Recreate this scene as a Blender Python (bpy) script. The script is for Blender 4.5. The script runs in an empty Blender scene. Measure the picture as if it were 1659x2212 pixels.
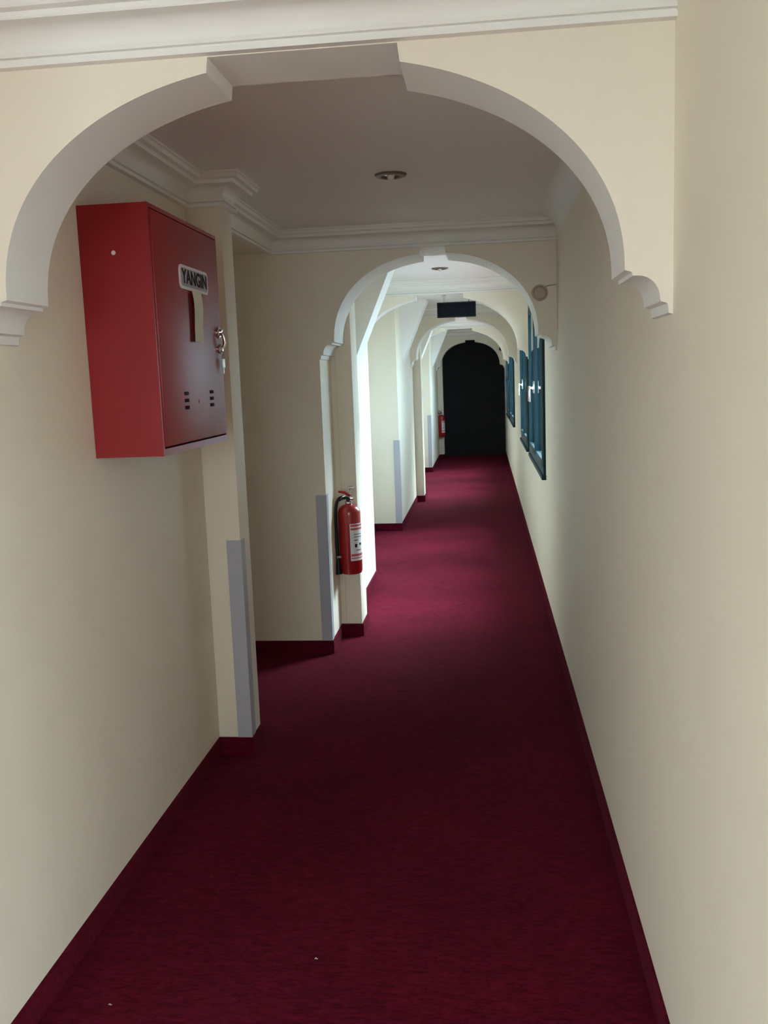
import bpy, bmesh, math
from mathutils import Vector, Matrix
from math import sin, cos, pi, radians

SC = bpy.context.scene
COL = SC.collection

# ------------------------------------------------------------------ camera
CAM_H = 1.55
FPX = 2000.0                                   # focal length in pixels of a 1659 x 2212 frame


def camera():
    cx, cy = 1659 / 2, 2212 / 2
    vp = Vector((1045.0 - cx, 807.0 - cy, FPX))        # where the corridor runs to
    y = vp.normalized()
    n = vp.cross(Vector((1, -0.037, 0))).normalized()
    if n.y > 0:
        n = -n
    x = y.cross(n)
    # rows of camera axes expressed in world axes (x right, y down, z forward)
    right = Vector((x.x, y.x, n.x)); down = Vector((x.y, y.y, n.y)); fwd = Vector((x.z, y.z, n.z))
    m = Matrix((right, -down, -fwd)).transposed().to_4x4()
    m.translation = (0, 0, CAM_H)
    cd = bpy.data.cameras.new('camera')
    cd.sensor_fit = 'VERTICAL'; cd.sensor_height = 36.0
    cd.lens = FPX / 2212 * 36.0
    cd.clip_start = 0.02; cd.clip_end = 300
    o = bpy.data.objects.new('camera', cd)
    o.matrix_world = m
    COL.objects.link(o)
    SC.camera = o


camera()

# ------------------------------------------------------------------ sky and exposure
SKY = 2.15
world = bpy.data.worlds.new('World'); SC.world = world
world.use_nodes = True
wn = world.node_tree.nodes; wl = world.node_tree.links
wn['Background'].inputs['Color'].default_value = (0.82, 0.925, 1.0, 1)
wn['Background'].inputs['Strength'].default_value = SKY
# hazy bright patch of sky around the sun: a very soft sun from ahead on the window side
SUN = 8.2
sd = bpy.data.lights.new('hazy_sun', 'SUN'); sd.energy = SUN; sd.angle = radians(50); sd.color = (1.0, 0.99, 0.97)
so = bpy.data.objects.new('hazy_sun', sd)
so.rotation_euler = Vector((-0.44, -0.50, -0.75)).to_track_quat('-Z', 'Y').to_euler()
so.location = (6, 12, 9)
COL.objects.link(so)
SC.view_settings.view_transform = 'Standard'
SC.view_settings.look = 'None'
SC.view_settings.gamma = 1.0
SC.view_settings.exposure = 2.45
SC.view_settings.use_curve_mapping = False
SC.cycles.max_bounces = 14
SC.cycles.diffuse_bounces = 10
SC.cycles.transparent_max_bounces = 16
SC.cycles.use_denoising = True
SC.cycles.sample_clamp_indirect = 8.0

XR = 0.39            # right wall plane
XL = -1.14           # left wall plane
CEIL = 2.34
WINS = [(6.08, 7.86), (8.28, 9.72), (12.08, 13.86), (14.28, 15.72)]     # along the right wall
WZ0, WZ1 = 0.88, 2.10
HX0, HX1, HY0 = -2.4, 2.4, -3.0        # the hall behind the photographer
FILL_BACKWIN = (-1.3, 0.55, 0.85, 2.25)       # x0, x1, z0, z1 of unseen back window added to light the alcove
FILL_LEFTWIN = (-2.8, -0.4, 0.05, 2.1)       # y0, y1, z0, z1 of unseen left glazing added to light the right wall
FILL_SIDEWIN = (-1.75, 1.1, 0.05, 2.25)      # y0, y1, z0, z1 of unseen right glazing added to light the left wall


def portal(loc, rot, sx, sy):
    ld = bpy.data.lights.new('sky_portal', 'AREA'); ld.shape = 'RECTANGLE'
    ld.size = sx; ld.size_y = sy
    ld.cycles.is_portal = True
    o = bpy.data.objects.new('sky_portal', ld)
    o.location = loc; o.rotation_euler = rot
    COL.objects.link(o)


for a, b in WINS:
    portal((XR + 0.19, (a + b) / 2, (WZ0 + WZ1) / 2), (0, radians(90), 0), WZ1 - WZ0, b - a)
portal((HX1 + 0.15, (FILL_SIDEWIN[0] + FILL_SIDEWIN[1]) / 2, (FILL_SIDEWIN[2] + FILL_SIDEWIN[3]) / 2), (0, radians(90), 0),
       FILL_SIDEWIN[3] - FILL_SIDEWIN[2], FILL_SIDEWIN[1] - FILL_SIDEWIN[0])
portal(((FILL_BACKWIN[0] + FILL_BACKWIN[1]) / 2, HY0 - 0.15, (FILL_BACKWIN[2] + FILL_BACKWIN[3]) / 2), (radians(90), 0, 0),
       FILL_BACKWIN[1] - FILL_BACKWIN[0], FILL_BACKWIN[3] - FILL_BACKWIN[2])
portal((HX0 - 0.15, (FILL_LEFTWIN[0] + FILL_LEFTWIN[1]) / 2, (FILL_LEFTWIN[2] + FILL_LEFTWIN[3]) / 2), (0, radians(-90), 0),
       FILL_LEFTWIN[3] - FILL_LEFTWIN[2], FILL_LEFTWIN[1] - FILL_LEFTWIN[0])


# ------------------------------------------------------------------ materials
def mat(name, color, rough=0.6, metal=0.0, var=0.0, vscale=6.0, bump=0.0, bscale=120.0, coat=0.0, spec=0.5,
        sheen=0.0, vcolor=None, coat_rough=0.08):
    m = bpy.data.materials.new(name); m.use_nodes = True
    nt = m.node_tree; p = nt.nodes['Principled BSDF']
    p.inputs['Base Color'].default_value = (*color, 1)
    p.inputs['Roughness'].default_value = rough
    p.inputs['Metallic'].default_value = metal
    p.inputs['Specular IOR Level'].default_value = spec
    p.inputs['Coat Weight'].default_value = coat
    p.inputs['Coat Roughness'].default_value = coat_rough
    if sheen:
        p.inputs['Sheen Weight'].default_value = sheen
        p.inputs['Sheen Roughness'].default_value = 0.5
    tc = nt.nodes.new('ShaderNodeTexCoord')
    if var or vcolor:
        nz = nt.nodes.new('ShaderNodeTexNoise'); nz.inputs['Scale'].default_value = vscale
        nz.inputs['Detail'].default_value = 4
        nt.links.new(tc.outputs['Object'], nz.inputs['Vector'])
        mx = nt.nodes.new('ShaderNodeMix'); mx.data_type = 'RGBA'
        c2 = vcolor or tuple(c * (1 - var) for c in color)
        mx.inputs[6].default_value = (*color, 1); mx.inputs[7].default_value = (*c2, 1)
        nt.links.new(nz.outputs['Fac'], mx.inputs[0])
        nt.links.new(mx.outputs[2], p.inputs['Base Color'])
    if bump:
        nb = nt.nodes.new('ShaderNodeTexNoise'); nb.inputs['Scale'].default_value = bscale
        nb.inputs['Detail'].default_value = 3
        nt.links.new(tc.outputs['Object'], nb.inputs['Vector'])
        bp = nt.nodes.new('ShaderNodeBump'); bp.inputs['Strength'].default_value = bump
        bp.inputs['Distance'].default_value = 0.004
        nt.links.new(nb.outputs['Fac'], bp.inputs['Height'])
        nt.links.new(bp.outputs['Normal'], p.inputs['Normal'])
    return m


def carpet_mat():
    m = bpy.data.materials.new('crimson_carpet'); m.use_nodes = True
    nt = m.node_tree; p = nt.nodes['Principled BSDF']
    p.inputs['Roughness'].default_value = 0.95
    p.inputs['Specular IOR Level'].default_value = 0.04
    p.inputs['Sheen Weight'].default_value = 0.03
    p.inputs['Sheen Roughness'].default_value = 0.6
    p.inputs['Sheen Tint'].default_value = (0.75, 0.35, 0.45, 1)
    tc = nt.nodes.new('ShaderNodeTexCoord')
    mp = nt.nodes.new('ShaderNodeMapping'); mp.inputs['Scale'].default_value = (22, 70, 70)   # fibres laid across the run
    nt.links.new(tc.outputs['Object'], mp.inputs['Vector'])
    n1 = nt.nodes.new('ShaderNodeTexNoise'); n1.inputs['Scale'].default_value = 1.0; n1.inputs['Detail'].default_value = 5
    n1.inputs['Roughness'].default_value = 0.65
    n1.inputs['Distortion'].default_value = 1.2
    nt.links.new(mp.outputs['Vector'], n1.inputs['Vector'])
    n2 = nt.nodes.new('ShaderNodeTexNoise'); n2.inputs['Scale'].default_value = 2.2; n2.inputs['Detail'].default_value = 3
    nt.links.new(tc.outputs['Object'], n2.inputs['Vector'])
    r1 = nt.nodes.new('ShaderNodeValToRGB')
    r1.color_ramp.elements[0].position = 0.30; r1.color_ramp.elements[0].color = (0.060, 0.0014, 0.006, 1)
    r1.color_ramp.elements[1].position = 0.72; r1.color_ramp.elements[1].color = (0.146, 0.006, 0.024, 1)
    nt.links.new(n1.outputs['Fac'], r1.inputs['Fac'])
    mx = nt.nodes.new('ShaderNodeMix'); mx.data_type = 'RGBA'; mx.blend_type = 'MULTIPLY'; mx.inputs[0].default_value = 1.0
    r2 = nt.nodes.new('ShaderNodeValToRGB')
    r2.color_ramp.elements[0].position = 0.35; r2.color_ramp.elements[0].color = (0.82, 0.82, 0.86, 1)
    r2.color_ramp.elements[1].position = 0.65; r2.color_ramp.elements[1].color = (1, 1, 1, 1)
    nt.links.new(n2.outputs['Fac'], r2.inputs['Fac'])
    nt.links.new(r1.outputs['Color'], mx.inputs[6]); nt.links.new(r2.outputs['Color'], mx.inputs[7])
    nt.links.new(mx.outputs[2], p.inputs['Base Color'])
    n3 = nt.nodes.new('ShaderNodeTexNoise'); n3.inputs['Scale'].default_value = 260; n3.inputs['Detail'].default_value = 2
    nt.links.new(tc.outputs['Object'], n3.inputs['Vector'])
    bp = nt.nodes.new('ShaderNodeBump'); bp.inputs['Strength'].default_value = 0.6; bp.inputs['Distance'].default_value = 0.006
    nt.links.new(n3.outputs['Fac'], bp.inputs['Height'])
    nt.links.new(bp.outputs['Normal'], p.inputs['Normal'])
    return m


def glass_mat(name='clear_glass', tint=(0.95, 0.97, 0.96)):
    m = bpy.data.materials.new(name); m.use_nodes = True
    nt = m.node_tree; nt.nodes.remove(nt.nodes['Principled BSDF'])
    out = nt.nodes['Material Output']
    tr = nt.nodes.new('ShaderNodeBsdfTransparent'); tr.inputs['Color'].default_value = (*tint, 1)
    gl = nt.nodes.new('ShaderNodeBsdfGlossy'); gl.inputs['Roughness'].default_value = 0.02
    fr = nt.nodes.new('ShaderNodeFresnel'); fr.inputs['IOR'].default_value = 1.45
    mx = nt.nodes.new('ShaderNodeMixShader')
    ge = nt.nodes.new('ShaderNodeNewGeometry')          # reflect on the outer skin of the pane only
    sb = nt.nodes.new('ShaderNodeMath'); sb.operation = 'SUBTRACT'; sb.inputs[0].default_value = 1.0
    ml = nt.nodes.new('ShaderNodeMath'); ml.operation = 'MULTIPLY'
    nt.links.new(ge.outputs['Backfacing'], sb.inputs[1])
    nt.links.new(fr.outputs['Fac'], ml.inputs[0]); nt.links.new(sb.outputs[0], ml.inputs[1])
    nt.links.new(ml.outputs[0], mx.inputs['Fac'])
    nt.links.new(tr.outputs['BSDF'], mx.inputs[1]); nt.links.new(gl.outputs['BSDF'], mx.inputs[2])
    nt.links.new(mx.outputs['Shader'], out.inputs['Surface'])
    return m


M = dict(
    cream=mat('cream_wall_paint', (0.785, 0.72, 0.595), 0.62, var=0.05, vscale=2.5, bump=0.06, bscale=160, spec=0.35),
    white=mat('white_ceiling_paint', (0.80, 0.785, 0.765), 0.7, var=0.03, vscale=3, bump=0.03, bscale=140, spec=0.3),
    plaster=mat('white_plaster_moulding', (0.80, 0.79, 0.76), 0.6, var=0.03, vscale=5, spec=0.35),
    archpaint=mat('pale_cream_arch_paint', (0.785, 0.725, 0.61), 0.62, var=0.04, vscale=2.5, bump=0.05, bscale=160, spec=0.35),
    carpet=carpet_mat(),
    red=mat('glossy_red_enamel', (0.29, 0.004, 0.008), 0.5, var=0.08, vscale=4, coat=0.35, coat_rough=0.34, spec=0.3),
    redin=mat('dark_red_fill', (0.05, 0.004, 0.006), 0.7),
    extred=mat('extinguisher_red', (0.36, 0.008, 0.012), 0.3, var=0.08, vscale=9, coat=0.5),
    teal=mat('teal_frame_paint', (0.005, 0.032, 0.043), 0.55, var=0.15, vscale=8, spec=0.2),
    glass=glass_mat(),
    blueglass=glass_mat('blue_tinted_glass', (0.82, 0.945, 1.0)),
    chrome=mat('brushed_chrome', (0.75, 0.75, 0.75), 0.18, metal=1.0, var=0.1, vscale=40),
    black=mat('black_plastic', (0.010, 0.010, 0.011), 0.5, spec=0.3, var=0.2, vscale=30),
    guard=mat('grey_corner_guard', (0.42, 0.42, 0.47), 0.42, var=0.06, vscale=5),
    sign=mat('sign_grey', (0.30, 0.27, 0.29), 0.5, var=0.08, vscale=30),
    signrim=mat('sign_white_rim', (0.74, 0.68, 0.70), 0.45, var=0.05, vscale=30),
    ink=mat('dark_ink', (0.030, 0.018, 0.022), 0.8, spec=0.1, var=0.1, vscale=30),
    paper=mat('pale_paper_tag', (0.74, 0.80, 0.72), 0.8, var=0.3, vscale=14, vcolor=(0.62, 0.58, 0.44)),
    label=mat('white_label', (0.78, 0.77, 0.76), 0.5, var=0.05, vscale=30),
    labelred=mat('label_red_print', (0.55, 0.10, 0.12), 0.5, var=0.1, vscale=40),
    board=mat('black_sign_board', (0.004, 0.006, 0.011), 0.7, var=0.2, vscale=20, spec=0.12),
    beige=mat('beige_sounder_plastic', (0.46, 0.38, 0.29), 0.55, var=0.06, vscale=30),
    charcoal=mat('painted_passage_dark', (0.006, 0.006, 0.010), 0.8, var=0.2, vscale=3),  # darkness of the unlit passage, put into the colour
    metalgrey=mat('satin_metal', (0.55, 0.53, 0.50), 0.35, metal=1.0, var=0.1, vscale=30),
    lamp=mat('lamp_glass', (0.72, 0.70, 0.66), 0.15, var=0.05, vscale=30),
    concrete=mat('outdoor_ground', (0.30, 0.31, 0.30), 0.9, var=0.3, vscale=0.3),
    wood=mat('dark_wood_panelling', (0.10, 0.055, 0.03), 0.5, var=0.3, vscale=6),
    bronze=mat('dark_bronze', (0.20, 0.16, 0.12), 0.45, metal=0.6, var=0.1, vscale=30),
    lint=mat('pale_lint', (0.6, 0.55, 0.5), 0.9, var=0.2, vscale=60),
)


# ------------------------------------------------------------------ mesh helpers
def link(name, bm, m, parent=None, smooth=None, kind=None):
    me = bpy.data.meshes.new(name)
    bmesh.ops.recalc_face_normals(bm, faces=bm.faces)
    bm.to_mesh(me); bm.free()
    for mm in (m if isinstance(m, (list, tuple)) else [m]):
        me.materials.append(M[mm])
    if smooth is not None:
        for p in me.polygons:
            p.use_smooth = True
        me.set_sharp_from_angle(angle=radians(smooth))
    o = bpy.data.objects.new(name, me); COL.objects.link(o)
    if parent is not None:
        o.parent = parent
    if kind:
        o['kind'] = kind
    return o


def tag(o, label, cat, group=None, kind=None):
    o['label'] = label; o['category'] = cat
    if group:
        o['group'] = group
    if kind:
        o['kind'] = kind
    return o


def empty(name, loc=(0, 0, 0)):
    o = bpy.data.objects.new(name, None); o.location = loc
    o.empty_display_size = 0.05
    COL.objects.link(o)
    return o


def box(bm, x0, x1, y0, y1, z0, z1, bev=0.0):
    vs = [bm.verts.new((x, y, z)) for x in (x0, x1) for y in (y0, y1) for z in (z0, z1)]
    f = []
    for q in ((0, 1, 3, 2), (4, 6, 7, 5), (0, 4, 5, 1), (2, 3, 7, 6), (0, 2, 6, 4), (1, 5, 7, 3)):
        f.append(bm.faces.new([vs[i] for i in q]))
    if bev:
        es = list({e for ff in f for e in ff.edges})
        bmesh.ops.bevel(bm, geom=es, offset=bev, segments=2, profile=0.5, affect='EDGES')
    return f


def bx(name, x0, x1, y0, y1, z0, z1, m, parent=None, bev=0.0, kind=None):
    bm = bmesh.new(); box(bm, x0, x1, y0, y1, z0, z1, bev)
    return link(name, bm, m, parent, smooth=35 if bev else None, kind=kind)


def cells(xs, ys, zs, solid):
    """solid of axis-aligned cells; only the outer faces are made"""
    bm = bmesh.new(); vc = {}
    nx, ny, nz = len(xs) - 1, len(ys) - 1, len(zs) - 1
    S = {}
    for i in range(nx):
        for j in range(ny):
            for k in range(nz):
                S[i, j, k] = solid((xs[i] + xs[i + 1]) / 2, (ys[j] + ys[j + 1]) / 2, (zs[k] + zs[k + 1]) / 2)

    def v(i, j, k):
        if (i, j, k) not in vc:
            vc[i, j, k] = bm.verts.new((xs[i], ys[j], zs[k]))
        return vc[i, j, k]
    for (i, j, k), s in S.items():
        if not s:
            continue
        if not S.get((i - 1, j, k)): bm.faces.new((v(i, j, k), v(i, j, k + 1), v(i, j + 1, k + 1), v(i, j + 1, k)))
        if not S.get((i + 1, j, k)): bm.faces.new((v(i + 1, j, k), v(i + 1, j + 1, k), v(i + 1, j + 1, k + 1), v(i + 1, j, k + 1)))
        if not S.get((i, j - 1, k)): bm.faces.new((v(i, j, k), v(i + 1, j, k), v(i + 1, j, k + 1), v(i, j, k + 1)))
        if not S.get((i, j + 1, k)): bm.faces.new((v(i, j + 1, k), v(i, j + 1, k + 1), v(i + 1, j + 1, k + 1), v(i + 1, j + 1, k)))
        if not S.get((i, j, k - 1)): bm.faces.new((v(i, j, k), v(i, j + 1, k), v(i + 1, j + 1, k), v(i + 1, j, k)))
        if not S.get((i, j, k + 1)): bm.faces.new((v(i, j, k + 1), v(i + 1, j, k + 1), v(i + 1, j + 1, k + 1), v(i, j + 1, k + 1)))
    return bm


def sweep(bm, path, prof, z0=0.0):
    """profile (offset to the right of the path, z) carried along an xy path with mitred corners"""
    n = len(path); rings = []
    for i, p in enumerate(path):
        P = Vector(p)
        d0 = (P - Vector(path[i - 1])).normalized() if i > 0 else None
        d1 = (Vector(path[i + 1]) - P).normalized() if i < n - 1 else None
        if d0 is None: d0 = d1
        if d1 is None: d1 = d0
        n0 = Vector((d0.y, -d0.x)); n1 = Vector((d1.y, -d1.x))
        mi = (n0 + n1).normalized(); mi /= max(0.2, mi.dot(n0))
        rings.append([bm.verts.new((P.x + mi.x * o, P.y + mi.y * o, z0 + z)) for o, z in prof])
    k = len(prof)
    for a, b in zip(rings, rings[1:]):
        for i in range(k):
            bm.faces.new((a[i], a[(i + 1) % k], b[(i + 1) % k], b[i]))
    bm.faces.new(rings[0]); bm.faces.new(list(reversed(rings[-1])))


def prism(bm, pts, y0, y1):
    """polygon in xz extruded along y; returns (front/back faces, side faces)"""
    a = [bm.verts.new((x, y0, z)) for x, z in pts]
    b = [bm.verts.new((x, y1, z)) for x, z in pts]
    caps = [bm.faces.new(a), bm.faces.new(list(reversed(b)))]
    n = len(pts); side = []
    for i in range(n):
        side.append(bm.faces.new((a[i], b[i], b[(i + 1) % n], a[(i + 1) % n])))
    return caps, side


def tube(bm, pts, r, seg=10, cap=True):
    pts = [Vector(p) for p in pts]; rings = []
    up = Vector((0.123, 0.456, 0.88)).normalized()
    for i, p in enumerate(pts):
        d = (pts[min(i + 1, len(pts) - 1)] - pts[max(i - 1, 0)]).normalized()
        a = d.cross(up)
        if a.length < 1e-3: a = d.cross(Vector((1, 0, 0)))
        a.normalize(); b = d.cross(a)
        rr = r[i] if isinstance(r, (list, tuple)) else r
        rings.append([bm.verts.new(p + (a * cos(2 * pi * k / seg) + b * sin(2 * pi * k / seg)) * rr) for k in range(seg)])
    for u, v in zip(rings, rings[1:]):
        for k in range(seg):
            bm.faces.new((u[k], u[(k + 1) % seg], v[(k + 1) % seg], v[k]))
    if cap:
        bm.faces.new(rings[0]); bm.faces.new(list(reversed(rings[-1])))


def lathe(bm, prof, seg=32, axis='z', at=(0, 0, 0)):
    """prof: (radius, height) pairs"""
    rings = []
    at = Vector(at)

    def pt(r, h, a):
        if axis == 'z': return at + Vector((r * cos(a), r * sin(a), h))
        if axis == '-y': return at + Vector((r * cos(a), -h, r * sin(a)))
        if axis == 'x': return at + Vector((h, r * cos(a), r * sin(a)))
    for r, h in prof:
        if r < 1e-6: rings.append([bm.verts.new(pt(0, h, 0))])
        else: rings.append([bm.verts.new(pt(r, h, 2 * pi * k / seg)) for k in range(seg)])
    for u, v in zip(rings, rings[1:]):
        for k in range(seg):
            k2 = (k + 1) % seg
            if len(u) == 1 and len(v) == 1: continue
            if len(u) == 1: bm.faces.new((u[0], v[k2], v[k]))
            elif len(v) == 1: bm.faces.new((u[k], u[k2], v[0]))
            else: bm.faces.new((u[k], u[k2], v[k2], v[k]))


def arc(cx, cz, rx, rz, a0, a1, n):
    return [(cx + rx * cos(radians(a0 + (a1 - a0) * i / n)), cz + rz * sin(radians(a0 + (a1 - a0) * i / n))) for i in range(n + 1)]


# ================================================================== THE SHELL
YEND = 18.0
# floor and ceiling
tag(bx('floor', HX0 - .2, HX1 + .2, HY0 - .2, YEND + .2, -0.12, 0.0, 'carpet', kind='structure'),
    'deep crimson fitted carpet running down the whole corridor', 'floor')
bm = bmesh.new(); box(bm, HX0 - .2, HX1 + .2, HY0 - .2, 1.4, CEIL, CEIL + .16)
box(bm, -2.6, XR + .2, 1.4, YEND + .2, CEIL, CEIL + .16)
tag(link('ceiling', bm, 'white', kind='structure'), 'smooth white painted ceiling above the corridor bays', 'ceiling')

# right wall with its window openings
ys = sorted({1.2, YEND} | {y for w in WINS for y in w})


def solid_right(x, y, z):
    return not (WZ0 < z < WZ1 and any(a < y < b for a, b in WINS))


tag(link('wall_right', cells([XR, XR + 0.2], ys, [0, WZ0, WZ1, CEIL], solid_right), 'cream', kind='structure'),
    'long plain cream wall on the right, pierced by the teal windows', 'wall')


# left wall: stepped face with piers and a door alcove
def left_face(y):
    for y1, x in ((5.06, XL), (5.42, -0.89), (6.97, -0.86), (9.27, XL), (12.97, -0.86), (14.97, XL), (99, -0.86)):
        if y < y1:
            return x


def solid_left(x, y, z):
    if x > left_face(y):
        return False
    if 3.78 < y < 5.06 and z < 2.235 and x > -2.1:
        return False
    return True


tag(link('wall_left', cells([-2.3, -2.1, XL, -0.89, -0.86], [1.5, 3.78, 5.06, 5.42, 6.97, 9.27, 12.97, 14.97, YEND],
                            [0, 2.235, CEIL], solid_left), 'cream', kind='structure'),
    'stepped cream wall on the left with a door alcove and projecting piers', 'wall')
tag(bx('wall_painted_dark', -0.86, XR, YEND - .06, YEND, 0, CEIL, 'charcoal', kind='structure'),  # flat dark panel: the unlit passage beyond is painted as colour
    'near-black panel painted as the unlit passage beyond the farthest archway', 'wall')

# hall behind the photographer; its glazed openings are added to light the corridor
bw = FILL_BACKWIN
tag(link('wall_back', cells([HX0, bw[0], bw[1], HX1], [HY0 - .2, HY0], [0, bw[2], bw[3], CEIL],
                            lambda x, y, z: not (bw[0] < x < bw[1] and bw[2] < z < bw[3])), 'cream', kind='structure'),
    'plain cream hall wall behind the photographer', 'wall')
sw = FILL_SIDEWIN
tag(link('wall_hall_right', cells([HX1, HX1 + .2], [HY0 - .2, sw[0], sw[1], 1.4], [0, sw[2], sw[3], CEIL],
                                  lambda x, y, z: not (sw[0] < y < sw[1] and sw[2] < z < sw[3])), 'cream', kind='structure'),
    'cream hall wall to the right behind the photographer', 'wall')
lw = FILL_LEFTWIN
tag(link('wall_hall_left', cells([HX0 - .2, HX0], [HY0 - .2, lw[0], lw[1], 1.7], [0, lw[2], lw[3], CEIL],
                                 lambda x, y, z: not (lw[0] < y < lw[1] and lw[2] < z < lw[3])), 'cream', kind='structure'),
    'cream hall wall to the left behind the photographer', 'wall')
tag(bx('wall_hall_front_right', XR + .2, HX1, 1.2, 1.4, 0, CEIL, 'cream', kind='structure'),
    'cream return wall beside the start of the right corridor wall', 'wall')
tag(bx('wall_hall_front_left', HX0, -2.3, 1.5, 1.7, 0, CEIL, 'cream', kind='structure'),
    'cream return wall beside the start of the left corridor wall', 'wall')

# ground far below the windows
bm = bmesh.new(); box(bm, -80, 80, -80, 80, -3.6, -3.5)
tag(link('ground', bm, 'concrete', kind='structure'), 'grey open ground outside far below the windows', 'ground')

# pilaster beside the alcove and the narrow columns behind the archways
tag(bx('trim_1', XL, -1.0, 3.63, 3.78, 0, CEIL, 'cream', kind='structure', bev=0.003),
    'slim cream pilaster between the red cabinet and the door alcove', 'pilaster')
for i, (y, w) in enumerate(((5.42, 'first'), (11.42, 'second'), (17.42, 'third'))):
    tag(bx('trim_%d' % (2 + i), -0.86, -0.765, y, y + .24, 0, CEIL, 'cream', kind='structure', bev=0.003),
        {'first': 'narrow cream column behind the nearer red extinguisher',
         'second': 'narrow cream column midway down the corridor, without an extinguisher',
         'third': 'narrow cream column behind the farther red extinguisher'}[w], 'column')

# slanting haunches under the ceiling on the left
HZ = 1.684
for i, (y, txt) in enumerate(((6.3, 'nearest slanting white haunch just beyond the second archway'),
                              (9.9, 'second slanting white haunch, beyond the hanging black sign board'),
                              (12.3, 'third slanting white haunch, thin bright edge midway down the corridor'),
                              (15.9, 'farthest slanting white haunch before the last dark archway'))):
    bm = bmesh.new()
    prism(bm, [(-0.86, HZ), (-0.86 + 0.43 * (CEIL - HZ), CEIL), (-0.86, CEIL)], y, y + .3)
    tag(link('trim_%d' % (5 + i), bm, 'plaster', kind='structure'), txt, 'haunch')


# ------------------------------------------------------------------ archways
def bracket_outline(s, xs, xw, zs):
    """moulded bracket from the arch spring (xs, zs) out to the wall xw; s = +1 right, -1 left"""
    w = abs(xw - xs)
    k = w / 0.097
    P = [(0, 0), (0.014, -0.004), (0.016, -0.012), (0.026, -0.012)]
    for a in range(0, 91, 9):       # ovolo
        P.append((0.026 + 0.045 * sin(radians(a)), -0.012 - 0.048 * (1 - cos(radians(a)))))
    P += [(0.073, -0.066), (0.086, -0.070), (0.088, -0.080), (0.088, -0.090), (0.097, -0.092)]
    return [(xs + s * dx * k, zs + dz) for dx, dz in P]


def archway(n, y0, y1, xl, xr, xsl, xsr, nx0, nx1, label, zs=1.75, za=2.207, zn=2.224):
    root = empty('trim_%d' % n, ((xl + xr) / 2, y0, 0))
    tag(root, label, 'archway', kind='structure')
    off = (-(xl + xr) / 2, -y0)
    cx = (xsl + xsr) / 2; rx = (xsr - xsl) / 2; rz = za - zs
    e = 2.15                                      # slightly fuller than an ellipse

    def curve(xa, xb, N):
        out = []
        ta = math.acos(max(-1, min(1, (xa - cx) / rx))); tb = math.acos(max(-1, min(1, (xb - cx) / rx)))
        for i in range(N + 1):
            t = ta + (tb - ta) * i / N
            x = cx + rx * cos(t)
            z = zs + rz * (max(0, 1 - abs((x - cx) / rx) ** e)) ** (1 / e)
            out.append((x, z))
        return out
    right = curve(xsr, nx1, 36); left = curve(nx0, xsl, 36)
    pts = [(xl, CEIL), (xr, CEIL), (xr, zs)] + right + [(nx1 - .004, zn), (nx0 + .004, zn)] + left + [(xl, zs)]
    bm = bmesh.new()
    caps, side = prism(bm, [(x + off[0], z) for x, z in pts], y0 + off[1], y1 + off[1])
    for f in side:
        f.material_index = 1
    bm.normal_update(); bmesh.ops.triangulate(bm, faces=caps)
    link('arch_band', bm, ['archpaint', 'plaster'], root, smooth=30)
    for s, xs, xw in ((1, xsr, xr), (-1, xsl, xl)):
        o = bracket_outline(s, xs, xw, zs)
        pts = o + [(xw, zs)]
        bm = bmesh.new()
        caps, side = prism(bm, [(x + off[0], z) for x, z in pts], y0 + off[1], y1 + off[1])
        for f in side:
            f.material_index = 1
        bm.normal_update(); bmesh.ops.triangulate(bm, faces=caps)
        link('bracket', bm, ['archpaint', 'plaster'], root, smooth=30)
    return root


# cornice profile: (projection, z)
CORN = [(0, 2.226), (0.022, 2.226), (0.023, 2.237), (0.013, 2.240), (0.013, 2.2435), (0.021, 2.245), (0.021, 2.254), (0.013, 2.256)]
CORN += [(0.013 + 0.036 * (1 - cos(radians(a))), 2.256 + 0.042 * sin(radians(a))) for a in range(0, 91, 10)]
CORN += [(0.074, 2.300), (0.076, 2.304), (0.076, 2.314), (0.092, 2.317), (0.095, 2.321), (0.095, 2.331), (0.102, 2.333), (0.102, CEIL), (0, CEIL)]


def cornice(name, path, label):
    bm = bmesh.new(); sweep(bm, path, CORN)
    return tag(link(name, bm, 'plaster', smooth=25, kind='structure'), label, 'cornice')


archway(9, 2.0, 2.2, XL, XR, -1.048, 0.293, -0.564, -0.158,
        'big nearest cream archway with a wide flat notch at its crown')
archway(10, 5.06, 5.42, -0.89, XR, -0.805, 0.293, -0.328, -0.188,
        'second cream archway beyond the door alcove, with the round sounder on it', za=2.194)
archway(11, 8.0, 8.2, XL, XR, -1.048, 0.293, -0.564, -0.158,
        'third archway, carrying the hanging black sign board')
archway(12, 11.06, 11.42, -0.86, XR, -0.79, 0.293, -0.328, -0.188,
        'fourth small pale archway below and beyond the black sign board', za=2.194)
archway(13, 14.0, 14.2, XL, XR, -1.048, 0.293, -0.564, -0.158,
        'fifth pale archway, mostly hidden just before the dark end arch')
archway(14, 17.06, 17.42, -0.86, XR, -0.775, 0.293, -0.328, -0.15,
        'farthest cream archway framing the black end of the corridor', za=2.13, zn=2.165, zs=1.71)

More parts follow.
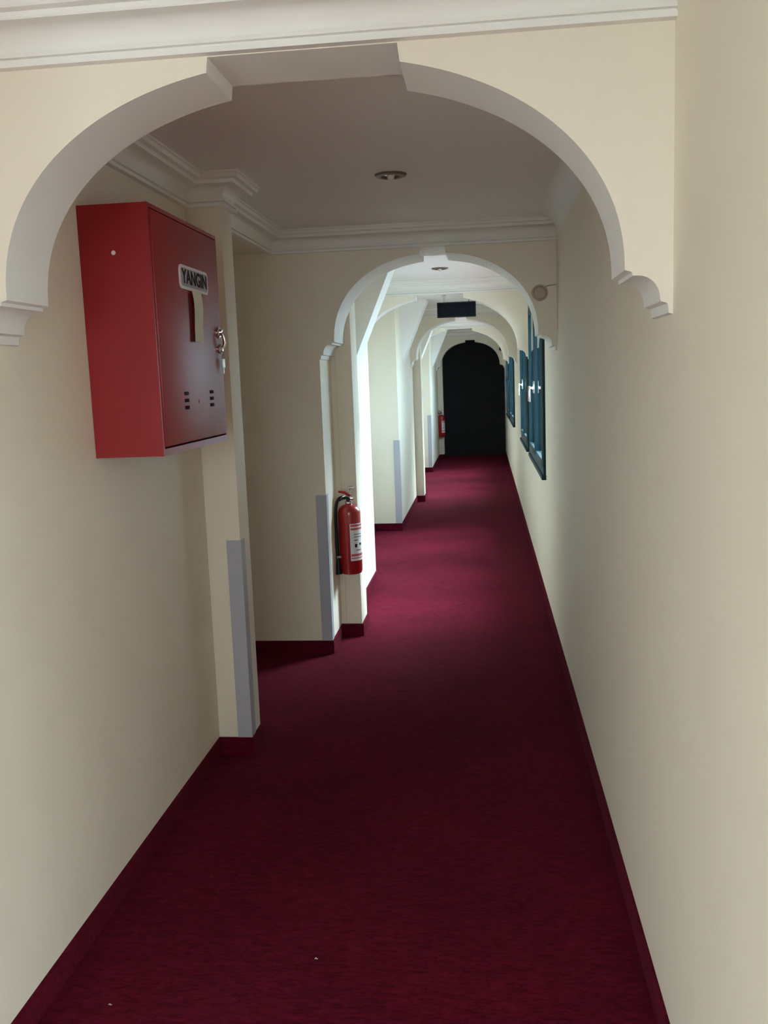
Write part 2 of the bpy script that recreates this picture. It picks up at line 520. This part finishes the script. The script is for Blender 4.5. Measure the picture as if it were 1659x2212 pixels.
cornice('trim_15', [(-1.6, 2.0), (XR, 2.0)], 'white cornice across the face of the nearest archway')
cornice('trim_16', [(XL, 2.2), (XL, 3.63), (-1.0, 3.63), (-1.0, 3.78), (XL, 3.78), (XL, 5.06), (XR, 5.06)],
        'white cornice over the red cabinet, wrapping the pilaster and crossing the second archway')
cornice('trim_17', [(XL, 8.0), (XR, 8.0)], 'white cornice across the third archway above the black sign board')
cornice('trim_18', [(-0.86, 11.06), (XR, 11.06)], 'thin white cornice across the fourth archway')
cornice('trim_19', [(XL, 14.0), (XR, 14.0)], 'thin white cornice across the fifth archway')
cornice('trim_20', [(-0.86, 17.06), (XR, 17.06)], 'thin white cornice across the farthest archway')

# rounded cove where the right wall meets the ceiling in the first bay
R_ = 0.10
cp = [(0, CEIL)] + [(R_ * (1 - sin(radians(a))), CEIL - R_ * (1 - cos(radians(a)))) for a in range(0, 91, 9)]
bm = bmesh.new(); sweep(bm, [(XR, 4.96), (XR, 2.2)], cp)
tag(link('trim_21', bm, 'plaster', smooth=50, kind='structure'),
    'soft rounded cove between right wall and ceiling behind the nearest archway', 'cove')

# carpet skirting
SK = [(0, 0), (0.010, 0), (0.010, 0.070), (0.007, 0.075), (0, 0.075)]


def skirt(name, path, label):
    bm = bmesh.new(); sweep(bm, path, SK)
    return tag(link(name, bm, 'carpet', kind='structure'), label, 'skirting')


skirt('baseboard_left', [(XL, 1.5), (XL, 3.63), (-1.0, 3.63), (-1.0, 3.78), (-2.1, 3.78)],
      'crimson carpet skirting along the left wall below the red cabinet')
skirt('baseboard_left_far', [(-2.1, 5.06), (-0.89, 5.06), (-0.89, 5.42), (-0.765, 5.42), (-0.765, 5.66), (-0.86, 5.66), (-0.86, 6.97),
                         (XL, 6.97), (XL, 9.27), (-0.86, 9.27), (-0.86, 11.42), (-0.765, 11.42), (-0.765, 11.66),
                         (-0.86, 11.66), (-0.86, 12.97), (XL, 12.97), (XL, 14.97), (-0.86, 14.97), (-0.86, 17.42),
                         (-0.765, 17.42), (-0.765, 17.66)],
      'crimson carpet skirting stepping around the left piers beyond the alcove')
skirt('baseboard_right', [(XR, YEND - .06), (XR, 1.2)], 'crimson carpet skirting along the right wall')


# ------------------------------------------------------------------ windows
def window(n, y0, y1, label):
    root = empty('window_%d' % n, (XR, y0, WZ0)); tag(root, label, 'window', kind='structure')
    W = y1 - y0; H = WZ1 - WZ0
    xi, xo = -0.018, 0.05
    fw = 0.05
    # frame members, each a part
    for a in ((0, W, 0, fw), (0, W, H - fw, H)):
        bx('frame_rail', xi, xo, a[0], a[1], a[2], a[3], 'teal', root, bev=0.004)
    for a in (0, W - fw):
        bx('frame_post', xi, xo, a, a + fw, fw, H - fw, 'teal', root, bev=0.004)
    bx('mullion', xi, xo, W / 2 - .03, W / 2 + .03, fw, H - fw, 'teal', root, bev=0.004)
    for a, b in ((fw, W / 2 - .03), (W / 2 + .03, W - fw)):
        sash_bm = bmesh.new(); s = 0.045
        for q in ((a, b, fw, fw + s), (a, b, H - fw - s, H - fw), (a, a + s, fw + s, H - fw - s), (b - s, b, fw + s, H - fw - s)):
            box(sash_bm, xi - .004, xo - .008, q[0], q[1], q[2], q[3], 0.003)
        sash = link('sash', sash_bm, 'teal', root, smooth=35)
        bx('pane', -0.011, -0.006, a + s - .004, b - s + .004, fw + s - .004, H - fw - s + .004, 'blueglass', sash)
        hb = bmesh.new(); hy = b - .022 if a < W / 2 else a + .022
        box(hb, xi - .012, xi - .004, hy - .012, hy + .012, H * .42, H * .42 + .09, 0.002)
        box(hb, xi - .040, xi - .012, hy - .008, hy + .008, H * .42 + .03, H * .42 + .05, 0.002)
        box(hb, xi - .048, xi - .036, hy - .009, hy + .009, H * .42 - .06, H * .42 + .055, 0.003)
        link('window_handle', hb, 'chrome' if n < 3 else 'teal', sash, smooth=35)
    bx('window_sill', -0.03, 0.06, -.02, W + .02, -0.03, 0.0, 'teal', root, bev=0.004)


window(1, *WINS[0], 'teal framed window nearest the camera on the right wall')
window(2, *WINS[1], 'second teal framed window, just past the third archway')
window(3, *WINS[2], 'third teal framed window far down the right wall')
window(4, *WINS[3], 'farthest teal framed window, nearest the dark end')


def fill_window(n, loc, rot, W, H, label):  # out-of-view glazing, added as a daylight source for the near end
    root = empty('window_%d' % n, loc); root.rotation_euler = (0, 0, rot)
    tag(root, label, 'window', kind='structure')
    f = 0.06
    for z in (0, H - f):
        bx('frame_rail', 0, W, -.03, .03, z, z + f, 'teal', root, bev=0.004)
    k = max(1, round(W / 1.1))
    for i in range(k + 1):
        x = (W - f) * i / k
        bx('frame_post', x, x + f, -.03, .03, f, H - f, 'teal', root, bev=0.004)
    for i in range(k):
        bx('pane', (W - f) * i / k + f, (W - f) * (i + 1) / k, -.004, .004, f, H - f, 'glass', root)


fill_window(5, (HX0 - .1, lw[0], lw[2]), radians(90), lw[1] - lw[0], lw[3] - lw[2], 'low teal framed glazing, added unseen in the hall left wall for light')
fill_window(7, (bw[0], HY0 - .1, bw[2]), 0, bw[1] - bw[0], bw[3] - bw[2], 'teal framed window, added unseen in the hall back wall for fill light')
fill_window(6, (HX1 + .1, sw[0], sw[2]), radians(90), sw[1] - sw[0], sw[3] - sw[2], 'low teal framed glazing, added unseen in the hall right wall for light')


# ================================================================== THINGS
# ------------------------------------------------------------------ red fire hose cabinet
def cabinet():
    y0, y1, z0, z1 = 2.615, 3.292, 1.345, 2.063
    D = 0.208
    root = empty('fire_cabinet', (XL, y0, z0))
    tag(root, 'red metal fire hose cabinet with a YANGIN plate on its door', 'cabinet')
    W = y1 - y0; H = z1 - z0
    # body: open-fronted sheet box with a rim
    bm = bmesh.new(); t = 0.02
    fx = D - 0.014
    box(bm, 0.001, 0.012, 0, W, 0, H)                       # back
    box(bm, 0.012, D, 0, t * .6, 0, H)                      # near side
    box(bm, 0.012, D, W - t * .6, W, 0, H)                  # far side
    box(bm, 0.012, D, t * .6, W - t * .6, 0, t)             # bottom rim
    box(bm, 0.012, D, t * .6, W - t * .6, H - t * .6, H)    # top
    link('body', bm, 'red', root)
    bx('painted_gap_shade', 0.012, fx - .012, t * .6, W - t * .6, t, H - t * .6, 'redin', root)  # solid dark block; shade around the door edge painted in
    door = bx('door', fx - .012, D + .004, t * .6 + .005, W - t * .6 - .003, t + .006, H - t * .6 - .004, 'red', root, bev=0.0025)
    dx = D + .004

    def rel(y, z):
        return y - y0, z - z0
    # vents: two columns of three slots
    for yy in (2.846, 3.117):
        for q in range(3):
            a, b = rel(yy, 1.4785 + 0.022 * q)
            bx('vent_slot', dx - .003, dx + .0012, a - .022, a + .022, b - .0055, b + .0055, 'ink', door, bev=0.0008)
    a, b = rel(2.973, 1.494)
    bm = bmesh.new(); lathe(bm, [(0.006, 0), (0.006, .002), (0, .003)], 10, 'x', (dx - .0005, a, b))
    link('door_rivet', bm, 'red', door, smooth=40)
    # lock with latch ring and key
    a, b = rel(3.247, 1.70)
    lk = bmesh.new()
    lathe(lk, [(0.021, 0), (0.021, .004), (0.017, .007), (0.013, .007), (0.011, .016), (0, .017)], 24, 'x', (dx - .001, a, b + .028))
    lathe(lk, [(0.016, 0), (0.016, .004), (0.012, .007), (0.008, .014), (0, .015)], 24, 'x', (dx - .001, a, b - .030))
    tube(lk, [(dx + .012, a, b + .028), (dx + .020, a, b + .012), (dx + .021, a, b - .010), (dx + .012, a, b - .030)], [.006, .007, .007, .005], 10)
    lock = link('lock', lk, 'chrome', door, smooth=40)
    kb = bmesh.new()
    tube(kb, [(dx + .012, a + .012 * cos(t_), b - .052 + .014 * sin(t_)) for t_ in [2 * pi * i / 16 for i in range(17)]], .0014, 6)
    box(kb, dx + .010, dx + .0135, a - .016, a + .016, b - .096, b - .064, .0012)
    box(kb, dx + .010, dx + .0125, a - .004, a + .004, b - .118, b - .096, .0008)
    link('key', kb, 'metalgrey', door, smooth=40)
    # plate
    a0, b0 = rel(2.846, 1.846); a1, b1 = rel(3.138, 1.920)
    w, h = a1 - a0, b1 - b0

    def rr(w, h, r, n=6):
        P = []
        for cx_, cy_, s in ((w / 2 - r, h / 2 - r, 0), (-w / 2 + r, h / 2 - r, 90), (-w / 2 + r, -h / 2 + r, 180), (w / 2 - r, -h / 2 + r, 270)):
            P += [(cx_ + r * cos(radians(s + 90 * i / n)), cy_ + r * sin(radians(s + 90 * i / n))) for i in range(n + 1)]
        return P

    def plate(name, w, h, r, x0, x1, m, par):
        bm = bmesh.new(); P = rr(w, h, r)
        u = [bm.verts.new((x0, (a0 + a1) / 2 + p, (b0 + b1) / 2 + q)) for p, q in P]
        v = [bm.verts.new((x1, (a0 + a1) / 2 + p, (b0 + b1) / 2 + q)) for p, q in P]
        bm.faces.new(u); bm.faces.new(list(reversed(v)))
        for i in range(len(P)):
            bm.faces.new((u[i], v[i], v[(i + 1) % len(P)], u[(i + 1) % len(P)]))
        return link(name, bm, m, par, smooth=40)
    sg = plate('name_plate', w, h, .018, dx - .001, dx + .004, 'signrim', root)
    sg['label'] = 'white rimmed grey plate reading YANGIN'
    plate('plate_field', w - .022, h - .018, .012, dx + .003, dx + .0052, 'sign', sg)
    cu = bpy.data.curves.new('lettering', 'FONT'); cu.body = 'YANGIN'; cu.size = 0.062; cu.extrude = 0.0006
    cu.align_x = 'CENTER'; cu.align_y = 'CENTER'; cu.offset = 0.0012
    tmp = bpy.data.objects.new('lettering', cu); COL.objects.link(tmp)
    dg = bpy.context.evaluated_depsgraph_get()
    me = bpy.data.meshes.new_from_object(tmp.evaluated_get(dg))
    bpy.data.objects.remove(tmp); bpy.data.curves.remove(cu)
    sx = (w - .034) / (max(v.co.x for v in me.vertices) - min(v.co.x for v in me.vertices))
    me.materials.clear(); me.materials.append(M['ink'])
    for v in me.vertices:
        x, y, z = v.co
        v.co = (dx + .0056 + z, (a0 + a1) / 2 + x * sx, (b0 + b1) / 2 + y * 0.98)
    lo = bpy.data.objects.new('lettering', me); COL.objects.link(lo); lo.parent = sg
    # rivet on the near side
    bm = bmesh.new()
    lathe(bm, [(0.007, -.001), (0.006, .002), (0, .003)], 12, '-y', (0.101, 0, 1.928 - z0))
    link('side_rivet', bm, 'signrim', root, smooth=40)
    # narrow dark strip on the door beside the tag
    a, b = rel(2.932, 1.757)
    bx('dark_strip', dx - .002, dx + .001, a - .006, a + .006, b - .072, b + .080, 'redin', door, bev=.0008)
    root.rotation_euler = (0, 0, 0)
    # paper tag hanging from the plate
    tg = bmesh.new(); N = 10
    L = []
    for i in range(N + 1):
        t_ = i / N
        z = 1.850 - 0.165 * t_
        x = XL + dx + .0065 + .004 * sin(t_ * 2.6) + .0015 * sin(t_ * 7)
        yl = 2.948 + .006 * sin(t_ * 4); yr = 3.043 - .012 * t_ + .004 * sin(t_ * 5)
        L.append([tg.verts.new((x + d, y, z)) for d in (0, .0008) for y in (yl, yr)])
    for p, q in zip(L, L[1:]):
        for i, j in ((0, 1), (2, 3), (0, 2), (1, 3)):
            tg.faces.new((p[i], p[j], q[j], q[i]))
    for p in (L[0], L[-1]):
        tg.faces.new((p[0], p[1], p[3], p[2]))
    tag(link('paper_tag', tg, 'paper', smooth=60), 'curled strip of pale paper hanging below the plate on the red cabinet', 'tag')


cabinet()


# ------------------------------------------------------------------ fire extinguishers
def extinguisher():
    root = empty('fire_extinguisher', (-0.806, 5.345, 0.405))
    r = 0.066
    bm = bmesh.new()
    prof = [(0, 0.012), (0.040, 0.010), (0.052, 0.0), (0.060, 0.004), (r, 0.018), (r, 0.36)]
    prof += [(0.020 + (r - 0.020) * cos(radians(a)), 0.36 + 0.052 * sin(radians(a))) for a in range(8, 91, 8)]
    prof += [(0.019, 0.416), (0.019, 0.424), (0, 0.424)]
    lathe(bm, prof, 40)
    link('cylinder', bm, 'extred', root, smooth=40)
    # valve block
    bm = bmesh.new()
    lathe(bm, [(0.0, .420), (0.022, .420), (0.022, .430), (0.016, .434), (0.016, .458), (0.012, .462), (0, .462)], 20)
    box(bm, -.030, .030, -.010, .010, .440, .456, .003)
    link('valve', bm, 'chrome', root, smooth=40)
    bm = bmesh.new()
    lathe(bm, [(0.013, 0), (0.013, .006), (0.011, .009), (0, .009)], 18, '-y', (0, -.014, .447))
    link('gauge', bm, 'black', root, smooth=40)
    # squeeze levers
    for nm, pts, m in (('lower_lever', [(.006, 0, .455), (-.030, -.012, .452), (-.062, -.022, .438), (-.072, -.026, .425)], 'black'),
                       ('upper_lever', [(.012, 0, .462), (-.020, -.010, .485), (-.056, -.020, .492)], 'extred')):
        bm = bmesh.new(); tube(bm, pts, [.008] * (len(pts) - 1) + [.006], 10)
        link(nm, bm, m, root, smooth=50)
    bm = bmesh.new(); tube(bm, [(-.012, -.016, .468), (-.03, -.02, .462), (-.042, -.024, .452), (-.036, -.024, .444)], .0025, 6)
    link('safety_pin', bm, 'chrome', root, smooth=50)
    # hanger on the wall
    hb = bmesh.new()
    box(hb, -.012, .030, .078, .084, .36, .52, .001)
    box(hb, -.008, .026, .020, .080, .506, .512, .001)
    tube(hb, [(.008, .024, .508), (.010, .012, .495), (.010, .006, .470), (.006, .002, .440)], .004, 8)
    link('wall_hook', hb, 'metalgrey', root, smooth=40)
    # hose
    P = [(-.018, -.004, .448), (-.040, -.010, .456), (-.062, -.018, .440), (-.074, -.026, .390), (-.076, -.032, .300), (-.075, -.036, .200), (-.073, -.040, .120), (-.070, -.042, .085)]
    Q = []
    for i in range(len(P) - 1):
        p0 = Vector(P[max(i - 1, 0)]); p1 = Vector(P[i]); p2 = Vector(P[i + 1]); p3 = Vector(P[min(i + 2, len(P) - 1)])
        for k in range(5):
            t = k / 5
            Q.append(.5 * ((2 * p1) + (-p0 + p2) * t + (2 * p0 - 5 * p1 + 4 * p2 - p3) * t * t + (-p0 + 3 * p1 - 3 * p2 + p3) * t ** 3))
    Q.append(Vector(P[-1]))
    bm = bmesh.new(); tube(bm, Q, .0085, 10)
    link('hose', bm, 'black', root, smooth=60)
    bm = bmesh.new(); tube(bm, [(-.070, -.042, .090), (-.070, -.043, .060), (-.069, -.044, .030), (-.068, -.045, .004)], [.010, .013, .017, .019], 14)
    link('nozzle', bm, 'black', root, smooth=50)
    bm = bmesh.new()
    tube(bm, [(-.054 * 1.0, -.036, .105), (-.066, -.040, .105), (-.078, -.046, .105)], .011, 8)
    link('hose_clip', bm, 'metalgrey', root, smooth=50)

    # paper label wrapped round the front right
    def wrap(a0, a1, z0, z1, rad, th=.0008, n=14):
        bm = bmesh.new(); R0 = []
        for i in range(n + 1):
            a = radians(a0 + (a1 - a0) * i / n)
            R0.append([bm.verts.new((rr_ * cos(a), rr_ * sin(a), z)) for rr_ in (rad, rad + th) for z in (z0, z1)])
        for p, q in zip(R0, R0[1:]):
            for i, j in ((0, 1), (2, 3), (0, 2), (1, 3)):
                bm.faces.new((p[i], p[j], q[j], q[i]))
        for p in (R0[0], R0[-1]):
            bm.faces.new((p[0], p[1], p[3], p[2]))
        return bm
    lab = link('label', wrap(-82, 22, .085, .305, r + .0003), 'label', root, smooth=60)
    lab['label'] = 'white instruction label with red bands'
    for z0, z1 in ((.288, .300), (.268, .280), (.098, .104), (.112, .126)):
        link('red_print', wrap(-78, 18, z0, z1, r + .0012), 'labelred', lab, smooth=60)
    for a0, a1, z0, z1 in ((-58, -46, .165, .185), (-30, -16, .175, .188), (-62, -40, .205, .209), (-62, -10, .225, .228), (-62, -10, .24, .243), (-50, -20, .145, .149)):
        link('black_print', wrap(a0, a1, z0, z1, r + .0012, n=4), 'ink', lab, smooth=60)
    return root


def copy_tree(o, parent=None):
    c = o.copy(); COL.objects.link(c); c.parent = parent
    for ch in [x for x in bpy.data.objects if x.parent == o]:
        copy_tree(ch, c)
    return c


e1 = extinguisher()
tag(e1, 'nearer red fire extinguisher hanging on the column beyond the alcove', 'extinguisher', 'red extinguishers on the columns')
e2 = copy_tree(e1); e2.location.y += 12.0
e2['label'] = 'small distant red fire extinguisher beside the black end arch'


# ------------------------------------------------------------------ corner guards
def guard(x, y, z1, label):
    bm = bmesh.new(); t = .003; w = .058
    # L in plan: along the facing wall (minus x) and along the side face (plus y)
    pl = [(x - w, y - t), (x + t, y - t), (x + t, y + w), (x, y + w), (x, y), (x - w, y)]
    a = [bm.verts.new((px, py, .072)) for px, py in pl]; b = [bm.verts.new((px, py, z1)) for px, py in pl]
    bm.faces.new(a); bm.faces.new(list(reversed(b)))
    for i in range(6):
        bm.faces.new((a[i], b[i], b[(i + 1) % 6], a[(i + 1) % 6]))
    tag(link('corner_guard', bm, 'guard'), label, 'corner guard', 'grey corner guards on the left piers')


guard(-1.0, 3.63, .915, 'nearest grey corner guard, on the pilaster below the red cabinet')
guard(-0.89, 5.06, .912, 'grey corner guard on the alcove corner beside the nearer extinguisher')
guard(-0.86, 9.27, .92, 'grey corner guard on the pier beyond the first bright recess')
guard(-0.86, 14.97, .92, 'farthest grey corner guard, on the distant pier before the end arch')


# ------------------------------------------------------------------ ceiling downlights
def downlight(x, y, label):
    root = empty('downlight', (x, y, CEIL)); tag(root, label, 'downlight', 'recessed ceiling downlights')
    bm = bmesh.new()
    lathe(bm, [(0.036, -.001), (0.038, -.008), (0.046, -.011), (0.060, -.007), (0.064, 0.0), (0.058, 0.0)], 32)
    link('trim_ring', bm, 'bronze', root, smooth=40)
    bm = bmesh.new()
    lathe(bm, [(0, -.004), (.015, -.004), (.024, -.003), (.037, -.0005)], 24)
    link('reflector', bm, 'chrome', root, smooth=50)
    bm = bmesh.new()
    lathe(bm, [(0, -.024), (.009, -.022), (.014, -.014), (.015, -.004)], 20)
    link('bulb', bm, 'lamp', root, smooth=60)


downlight(-0.349, 3.79, 'recessed downlight in the dim ceiling between the first two archways')
downlight(-0.309, 7.10, 'recessed downlight in the bright ceiling beyond the second archway')


# ------------------------------------------------------------------ hanging sign board
root = empty('hanging_sign', (-0.22, 8.1, 2.035)); tag(root, 'black rectangular sign board hanging under the third archway', 'sign')
bx('board', -.160, .160, -.012, .012, .004, .122, 'board', root, bev=.003)
bm = bmesh.new()
for q in ((-.165, .165, .120, .128), (-.165, .165, 0, .008), (-.165, -.156, .008, .120), (.156, .165, .008, .120)):
    box(bm, q[0], q[1], -.015, .015, q[2], q[3], .0015)
link('frame', bm, 'black', root, smooth=40)
for x in (-.105, .105):
    bm = bmesh.new(); tube(bm, [(x, 0, .126), (x, 0, .186)], .006, 10)
    lathe(bm, [(.006, .180), (.018, .182), (.018, .1875), (0, .1875)], 16, 'z', (x, 0, 0))
    link('hanger', bm, 'metalgrey', root, smooth=40)


# ------------------------------------------------------------------ round sounders on the archways
def sounder(x, y, z, m, label):
    root = empty('alarm_sounder', (x, y, z)); tag(root, label, 'alarm', 'round alarm sounders on the archways')
    bm = bmesh.new(); lathe(bm, [(0, 0), (.041, 0), (.042, .010), (.039, .015), (.034, .015), (.032, .009)], 32, '-y'); link('base_ring', bm, m, root, smooth=40)
    bm = bmesh.new(); lathe(bm, [(.032, .008), (.030, .011), (.015, .013), (0, .013)], 32, '-y'); link('grille_disc', bm, m, root, smooth=40)
    bm = bmesh.new(); lathe(bm, [(.008, .011), (.008, .016), (0, .017)], 16, '-y'); link('centre_button', bm, m, root, smooth=40)
    bm = bmesh.new(); tube(bm, [(.030, -.004, .032), (.050, -.004, .036), (XR - x - .001, -.004, .040)], .003, 8); link('cable', bm, m, root, smooth=50)


sounder(0.302, 5.06, 1.960, 'beige', 'round beige alarm sounder on the right side of the second archway')
sounder(0.325, 17.06, 1.985, 'black', 'small dark round sounder on the farthest archway, right side')

# ------------------------------------------------------------------ flecks of lint on the carpet
for i, (x, y, txt) in enumerate(((-0.975, 2.051, 'pale lint fleck on the carpet near the bottom left corner'),
                                 (-0.483, 2.264, 'tiny pale lint fleck on the carpet at bottom centre'))):
    bm = bmesh.new()
    tube(bm, [(x - .004, y, .0020), (x - .001, y + .002, .0035), (x + .002, y - .001, .0030), (x + .0045, y + .002, .0018)], [.0008, .0018, .0015, .0007], 6)
    tag(link('lint_fleck', bm, 'lint', smooth=60), txt, 'lint')
